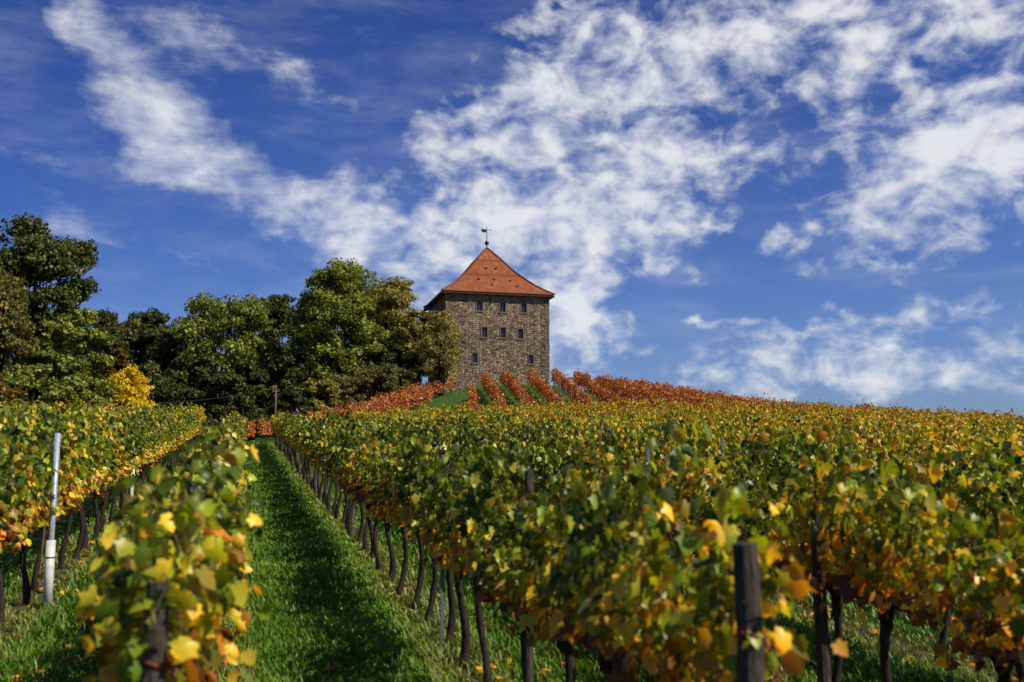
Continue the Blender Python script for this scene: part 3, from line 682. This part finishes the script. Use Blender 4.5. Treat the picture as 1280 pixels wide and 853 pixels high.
# ------------------------------------------------------------------ trees
def tree(name, label, u, vtop, hwpx, D, kind, n, crown_lo=.22, group=None, leaf=.27, seed=0, lobes=46, dens=1., shape=1., multi=False, vbot=None):
    rng = np.random.default_rng(1000+seed+int(u)*7+int(D)); a, zt = ray(u, vtop); x, y = from_cd(a*D, D); g0 = float(gz(x, y)); Ht = zt*D-g0; Rr = hwpx/F*D
    e = empty(name, (x, y, g0)); tag(e, label, 'tree' if name != 'shrub' else 'shrub', group)
    lo = Ht*crown_lo; cz, hz_ = (lo+Ht)/2, (Ht-lo)/2; L = []
    tries = 0
    while len(L) < lobes and tries < 4000:
        tries += 1; d = rng.normal(size=3); d /= np.linalg.norm(d); rr_ = rng.uniform(.25, 1.)**.5
        sq = 1-.30*max(0, d[2])**2*shape; p = np.array([d[0]*Rr*rr_*sq, d[1]*Rr*rr_*sq, cz+d[2]*hz_*rr_])
        r = rng.uniform(.17, .34)*(Rr*.6+hz_*.4)
        if p[2]+r*.9 > Ht: p[2] = Ht-r*.9-rng.uniform(0, .05)*Ht
        q_ = p[:2]; m_ = np.hypot(*q_)
        if m_+r*.8 > Rr: p[:2] *= max(0, Rr-r*.8)/m_
        L.append((p, r))
    pos = []; nor = []; wts = np.array([r**2 for _, r in L]); wts /= wts.sum(); cnt = rng.multinomial(int(n*2.0), wts)
    for (p, r), c_ in zip(L, cnt):
        k = max(5, int(11*dens)); sd = rng.normal(size=(k, 3)); sd /= np.linalg.norm(sd, axis=1)[:, None]; sd[:, 2] = np.where(sd[:, 2] < -.3, -sd[:, 2]*.5, sd[:, 2])
        sc = p+sd*r*rng.uniform(.35, 1.0, (k, 1)); sr = r*rng.uniform(.30, .58, k); idx = rng.integers(0, k, c_)
        v = rng.normal(size=(c_, 3)); v /= np.linalg.norm(v, axis=1)[:, None]; rad_ = rng.random((c_, 1))**.4
        pp = sc[idx]+v*sr[idx][:, None]*rad_*np.array([1.15, 1.15, .72]); pos.append(pp); nor.append(v*.6+sd[idx]*.6+rng.normal(0, .5, (c_, 3))+np.array([0, 0, .35]))
    pos = np.vstack(pos); nor = np.vstack(nor); N = len(pos); td = rng.normal(size=(N, 3))+np.array([0, 0, -.5])
    keep = pos[:, 2] > .1; pos, nor, td = pos[keep], nor[keep], td[keep]; N = len(pos)
    V, Fc, A = leaves(pos, td, nor, leaf*.92*rng.uniform(.6, 1.3, N), L1V, L1F, np.clip((pos[:, 2]-lo)/(Ht-lo), 0, 1), rng)
    link('crown', np_mesh('crown', V, Fc, A), M_T[kind], e)
    tb = MB(); tr_ = Ht*.022+.05; mid = np.array([rng.normal(0, .1), rng.normal(0, .1), lo+hz_*.5])
    tb.tube([(0,0,-.3), mid*(.5, .5, .35), mid*(1, 1, .75), mid, (mid[0], mid[1], Ht*.74)], [tr_*1.4, tr_, tr_*.85, tr_*.6, tr_*.15], 9)
    for p, r in L[:26]:
        st = np.array([mid[0]*.8, mid[1]*.8, rng.uniform(max(.35*lo, .2), mid[2])]); m_ = (st+p)/2+np.array([0, 0, -.05*Ht])*rng.uniform(0, 1)
        tb.tube([st, m_, p*.55+m_*.45, p], [tr_*.42, tr_*.26, tr_*.16, tr_*.07], 5, False)
    tb.build('trunk', M_TBARK, e, True)
    return e
T = tree
T('tree', 'tallest tree, dark green, at the left edge of the picture', 50, 263, 72, 68, 'dark', 26000, .12, lobes=70, leaf=.24)
T('tree', 'lower rounded green tree in front of the tallest tree on the left', 88, 385, 52, 64, 'green', 15000, .08, lobes=44, leaf=.22)
T('tree', 'brownish olive tree cut by the left edge of the picture', -2, 325, 48, 60, 'brown', 15000, .05, lobes=46, leaf=.20)
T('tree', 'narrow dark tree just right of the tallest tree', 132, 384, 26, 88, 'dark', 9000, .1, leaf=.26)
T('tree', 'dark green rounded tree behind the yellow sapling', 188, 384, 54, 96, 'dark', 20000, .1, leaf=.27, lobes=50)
T('tree', 'broad green tree with a touch of orange left of centre of the wood', 285, 363, 62, 93, 'green', 24000, .1, leaf=.24, lobes=80, seed=3, shape=.3)
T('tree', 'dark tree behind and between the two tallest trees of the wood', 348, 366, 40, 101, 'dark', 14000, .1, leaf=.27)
T('tree', 'tall bright green tree, highest of the wood beside the tower', 420, 326, 60, 92, 'green', 30000, .1, leaf=.23, lobes=90, seed=9, shape=.2)
T('tree', 'yellowish green tree right of the tall bright green tree', 482, 343, 50, 96, 'olive', 22000, .1, leaf=.22, lobes=70, seed=2, shape=.3)
T('tree', 'thin sparse olive tree overlapping the left corner of the tower', 552, 388, 31, 88.5, 'olive', 5200, .12, leaf=.15, lobes=56, seed=1)
T('tree', 'slim olive tree between the wood and the sparse tree at the tower', 522, 385, 24, 92, 'olive', 6500, .1, leaf=.21, lobes=26, seed=5)
T('tree', 'small orange tree above the yellow sapling', 150, 432, 22, 84, 'orange', 5500, .3, leaf=.24, lobes=20)
T('tree', 'bright yellow sapling glowing before the dark wood', 163, 455, 30, 60, 'yellow', 7500, .05, leaf=.13, lobes=60, seed=4, shape=2.9)
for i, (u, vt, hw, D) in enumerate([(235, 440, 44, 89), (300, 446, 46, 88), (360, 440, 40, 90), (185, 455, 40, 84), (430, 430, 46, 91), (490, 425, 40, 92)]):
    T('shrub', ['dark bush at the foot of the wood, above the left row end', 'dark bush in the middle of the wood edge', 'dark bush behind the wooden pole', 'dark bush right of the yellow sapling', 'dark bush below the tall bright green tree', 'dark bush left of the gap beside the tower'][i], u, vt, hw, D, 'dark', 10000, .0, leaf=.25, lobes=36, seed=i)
T('shrub', 'rounded olive shrub right of the wooden pole', 402, 466, 27, 85, 'olive', 7000, .0, leaf=.18, lobes=30)
T('shrub', 'broad brownish shrub above the russet vines', 478, 453, 48, 88, 'brown', 11000, .0, leaf=.18, lobes=44)
T('shrub', 'reddish olive shrub under the broad brownish shrub, left part', 440, 466, 30, 87, 'brown', 6500, .0, leaf=.18, lobes=30, seed=8)
T('shrub', 'green bush behind the tall left vines', 45, 452, 50, 55, 'green', 9000, .0, leaf=.18, lobes=36)
T('shrub', 'yellow tinged bush cut by the left edge behind the vines', -12, 455, 36, 50, 'orange', 7000, .0, leaf=.16, lobes=30)
T('shrub', 'green bush left of the yellow sapling', 112, 470, 40, 58, 'green', 8000, .0, leaf=.18, lobes=34, seed=6)
T('shrub', 'leafy bush behind the far end of the left rows', 225, 505, 44, 74, 'dark', 6000, .0, leaf=.2, lobes=28)
T('shrub', 'low green bush at the left side of the wooden pole', 305, 492, 34, 80, 'dark', 6000, .0, leaf=.2, lobes=26)
T('shrub', 'dark low bush behind the wooden pole and russet vines', 365, 482, 30, 82, 'dark', 6000, .0, leaf=.2, lobes=26, seed=12)

# pole and overhead wire
p = P(345, 482, 78.); gp = float(gz(p[0], p[1])); e = empty('utility_pole', (p[0], p[1], gp)); tag(e, 'slim wooden pole standing before the dark wood', 'pole'); h = p[2]-gp
b = MB(); b.tube([(0,0,-.3), (.02,0,h*.5), (0,0,h)], [.08, .07, .055], 9); b.build('post', M_PSHADE, e, True)
b = MB(); b.box((0, 0, h-.45), (.5, .07, .09)); b.tube([(.2,0,h-.42), (.2,0,h-.25)], .04, 8); b.tube([(-.2,0,h-.42), (-.2,0,h-.25)], .04, 8); b.build('crossarm', M_PSHADE, e)
p0 = np.array([p[0], p[1], p[2]-.2]); p1 = P(60, 500, 66.); b = MB(); b.tube([p0*(1-t)+p1*t-np.array([0, 0, 1.3*t*(1-t)*2]) for t in np.linspace(0, 1, 18)], .007, 5)
o = b.build('overhead_wire', M_IRON); tag(o, 'thin overhead wire running left from the wooden pole', 'wire')

# ------------------------------------------------------------------ light and sky
SUN_AZ, SUN_EL = rad(130), rad(45)
sd = np.array([math.sin(SUN_AZ)*math.cos(SUN_EL), math.cos(SUN_AZ)*math.cos(SUN_EL), math.sin(SUN_EL)])
ld = bpy.data.lights.new('sun', 'SUN'); ld.energy = 5.0; ld.angle = rad(.53); ld.color = (1., .93, .80)
lo_ = bpy.data.objects.new('sun', ld); COL.objects.link(lo_)
from mathutils import Vector
lo_.rotation_euler = Vector(sd).to_track_quat('Z', 'Y').to_euler()
w = bpy.data.worlds.new('World'); scene.world = w; w.use_nodes = True; nt = w.node_tree; nt.nodes.clear()
class WN(NT):
    def __init__(s): s.t = nt
q = WN(); out = q.n('ShaderNodeOutputWorld'); bg = q.n('ShaderNodeBackground'); q.l(bg.outputs[0], out.inputs[0])
sky = q.n('ShaderNodeTexSky', sky_type='NISHITA'); sky.sun_disc = False; sky.sun_elevation = SUN_EL; sky.sun_rotation = SUN_AZ; sky.air_density = 1.; sky.dust_density = .6; sky.ozone_density = 2.5
tc = q.n('ShaderNodeTexCoord').outputs['Generated']; sx = q.n('ShaderNodeSeparateXYZ'); q.l(tc, sx.inputs[0])
azn = q.math('MULTIPLY', q.math('ARCTAN2', sx.outputs[0], sx.outputs[1]), 57.29578); eln = q.math('MULTIPLY', q.math('ARCSINE', sx.outputs[2]), 57.29578)
cb = q.n('ShaderNodeCombineXYZ'); q.l(azn, cb.inputs[0]); q.l(eln, cb.inputs[1])
def azel(u, v):
    a, z = ray(u, v); return math.degrees(math.atan(a))+math.degrees(PSI), math.degrees(math.atan(z/math.hypot(1, a)))
# (u, v, half length px, half width px, angle deg (anticlockwise), strength)
BL = [(110, 20, 70, 30, -60, .55), (200, 130, 100, 55, -55, .95), (235, 180, 75, 40, -25, .8), (330, 240, 120, 42, -30, .65), (460, 280, 130, 60, -15, .75), (320, 85, 150, 28, -15, .38), (250, 50, 80, 35, -50, .35),
      (600, 160, 70, 45, 10, .8), (660, 120, 75, 75, 30, .75), (720, 30, 90, 35, 5, .85), (820, 110, 130, 55, -5, .95), (690, 230, 160, 85, 0, .85), (800, 230, 90, 80, 50, .65), (620, 300, 170, 60, 5, .95), (720, 380, 60, 95, 0, .95), (650, 420, 130, 60, 0, .9),
      (1000, 30, 260, 55, 3, .75), (1180, 50, 180, 60, 0, .7), (930, 205, 110, 30, 8, .50), (1190, 205, 140, 55, 8, 1.), (1230, 170, 110, 50, 15, .8), (1180, 290, 140, 34, 10, .70), (975, 290, 45, 18, 10, .5), (890, 340, 30, 16, 10, .45),
      (1100, 430, 240, 45, 6, .62), (1220, 470, 200, 34, 5, .5), (1000, 470, 150, 26, 3, .45), (1270, 100, 90, 60, 10, .45), (60, 245, 160, 40, -12, .30), (130, 300, 150, 16, -12, .25), (275, 328, 55, 9, -12, .35), (520, 215, 40, 18, 20, .3), (890, 403, 60, 8, 3, .4), (30, 190, 90, 30, -10, .18), (1040, 130, 60, 30, 10, .35), (840, 290, 60, 26, 40, .45)]
# soft warp so that blobs lose their outline
wn = q.n('ShaderNodeTexNoise'); wn.inputs['Scale'].default_value = .16; wn.inputs['Detail'].default_value = 5; wn.inputs['Roughness'].default_value = .6; q.l(cb.outputs[0], wn.inputs['Vector'])
wv = q.n('ShaderNodeVectorMath', operation='MULTIPLY_ADD'); q.l(wn.outputs['Color'], wv.inputs[0]); wv.inputs[1].default_value = (7., 5., 0)
sb_ = q.n('ShaderNodeVectorMath', operation='SUBTRACT'); q.l(cb.outputs[0], sb_.inputs[0]); sb_.inputs[1].default_value = (3.5, 2.5, 0); q.l(sb_.outputs[0], wv.inputs[2]); WV = wv.outputs[0]
acc = None; PXD = 57.3/F
for (u, v, hl, hw, an, st) in BL:
    az, el = azel(u, v); mp = q.n('ShaderNodeMapping', vector_type='TEXTURE'); mp.inputs['Location'].default_value = (az, el, 0); mp.inputs['Rotation'].default_value = (0, 0, rad(an))
    mp.inputs['Scale'].default_value = (hl*PXD*1.6, hw*PXD*1.65, 1); q.l(WV, mp.inputs[0])
    gr_ = q.n('ShaderNodeTexGradient', gradient_type='QUADRATIC_SPHERE'); q.l(mp.outputs[0], gr_.inputs[0])
    b_ = q.math('MULTIPLY', q.math('POWER', gr_.outputs['Fac'], .62), st*1.25)
    acc = b_ if acc is None else q.math('SUBTRACT', q.math('ADD', acc, b_), q.math('MULTIPLY', acc, b_, clamp=True))
# detail in the clouds: puffs laid out on a flat deck so that they shrink toward the horizon
zc = q.math('ADD', q.math('MAXIMUM', sx.outputs[2], 0.), .26); cp = q.n('ShaderNodeCombineXYZ'); q.l(q.math('DIVIDE', sx.outputs[0], zc), cp.inputs[0]); q.l(q.math('DIVIDE', sx.outputs[1], zc), cp.inputs[1])
mp = q.n('ShaderNodeMapping'); mp.inputs['Rotation'].default_value = (0, 0, rad(12)); mp.inputs['Scale'].default_value = (.30, .40, 1); q.l(cb.outputs[0], mp.inputs[0])
n1 = q.noise(mp.outputs[0], 1.15, 7, .54, .5); n2 = q.noise(mp.outputs[0], 3.0, 5, .50, .25)
mp3 = q.n('ShaderNodeMapping'); mp3.inputs['Rotation'].default_value = (0, 0, rad(-14)); mp3.inputs['Scale'].default_value = (.10, .34, 1); q.l(cb.outputs[0], mp3.inputs[0])
n3 = q.noise(mp3.outputs[0], 1.1, 8, .64, .25)
# puffy in the middle and at the right, wispy on the left
pf = q.rng(azn, -6, 14, .25, 1.)
puff = q.math('ADD', q.math('MULTIPLY', n1, .66), q.math('MULTIPLY', n2, .34))
det = q.math('ADD', q.math('MULTIPLY', puff, q.math('ADD', q.math('MULTIPLY', pf, .55), .15)), q.math('MULTIPLY', n3, q.math('SUBTRACT', .85, q.math('MULTIPLY', pf, .55))))
k_ = q.math('ADD', q.math('MULTIPLY', acc, .66), q.math('MULTIPLY', q.math('SUBTRACT', det, .5), q.math('ADD', 1.5, q.math('MULTIPLY', pf, 1.6))))
cov = q.math('MULTIPLY', q.rng(k_, .08, .84, 0, 1), q.rng(acc, .02, .36, 0, 1))
haze = q.math('MULTIPLY', q.rng(n3, .40, .75, 0, .16), 1.)
cov = q.math('MAXIMUM', cov, haze)
tcol = q.mix(q.rng(eln, 2, 30), (.56, .72, 1.20), (.28, .46, 1.06)); tcol = q.mix(q.rng(azn, 10, -16, 0, .6), tcol, (.22, .40, .94))
tint = q.mix(1., sky.outputs[0], tcol, 'MULTIPLY')
shade = q.mix(q.rng(n1, .35, .65, 0, 1), (7.4, 8.0, 9.4), (10.2, 10.4, 10.6))
fin = q.mix(q.math('MULTIPLY', cov, .90), tint, shade); q.l(fin, bg.inputs[0]); bg.inputs[1].default_value = .082

# ------------------------------------------------------------------ camera
cam = bpy.data.cameras.new('camera'); co = bpy.data.objects.new('camera', cam); COL.objects.link(co)
co.location = (0, 0, 0); co.rotation_euler = (rad(90)+PITCH, 0, -PSI)
cam.sensor_width = 36; cam.lens = 36*F/1280; cam.clip_end = 6000; cam.clip_start = .05
cam.dof.use_dof = True; cam.dof.focus_distance = 26; cam.dof.aperture_fstop = 1.6
scene.camera = co
scene.render.engine = 'CYCLES'; scene.render.resolution_x = 1024; scene.render.resolution_y = 682
scene.view_settings.view_transform = 'Standard'; scene.view_settings.look = 'None'; scene.view_settings.exposure = 0
scene.cycles.max_bounces = 6; scene.cycles.transparent_max_bounces = 4
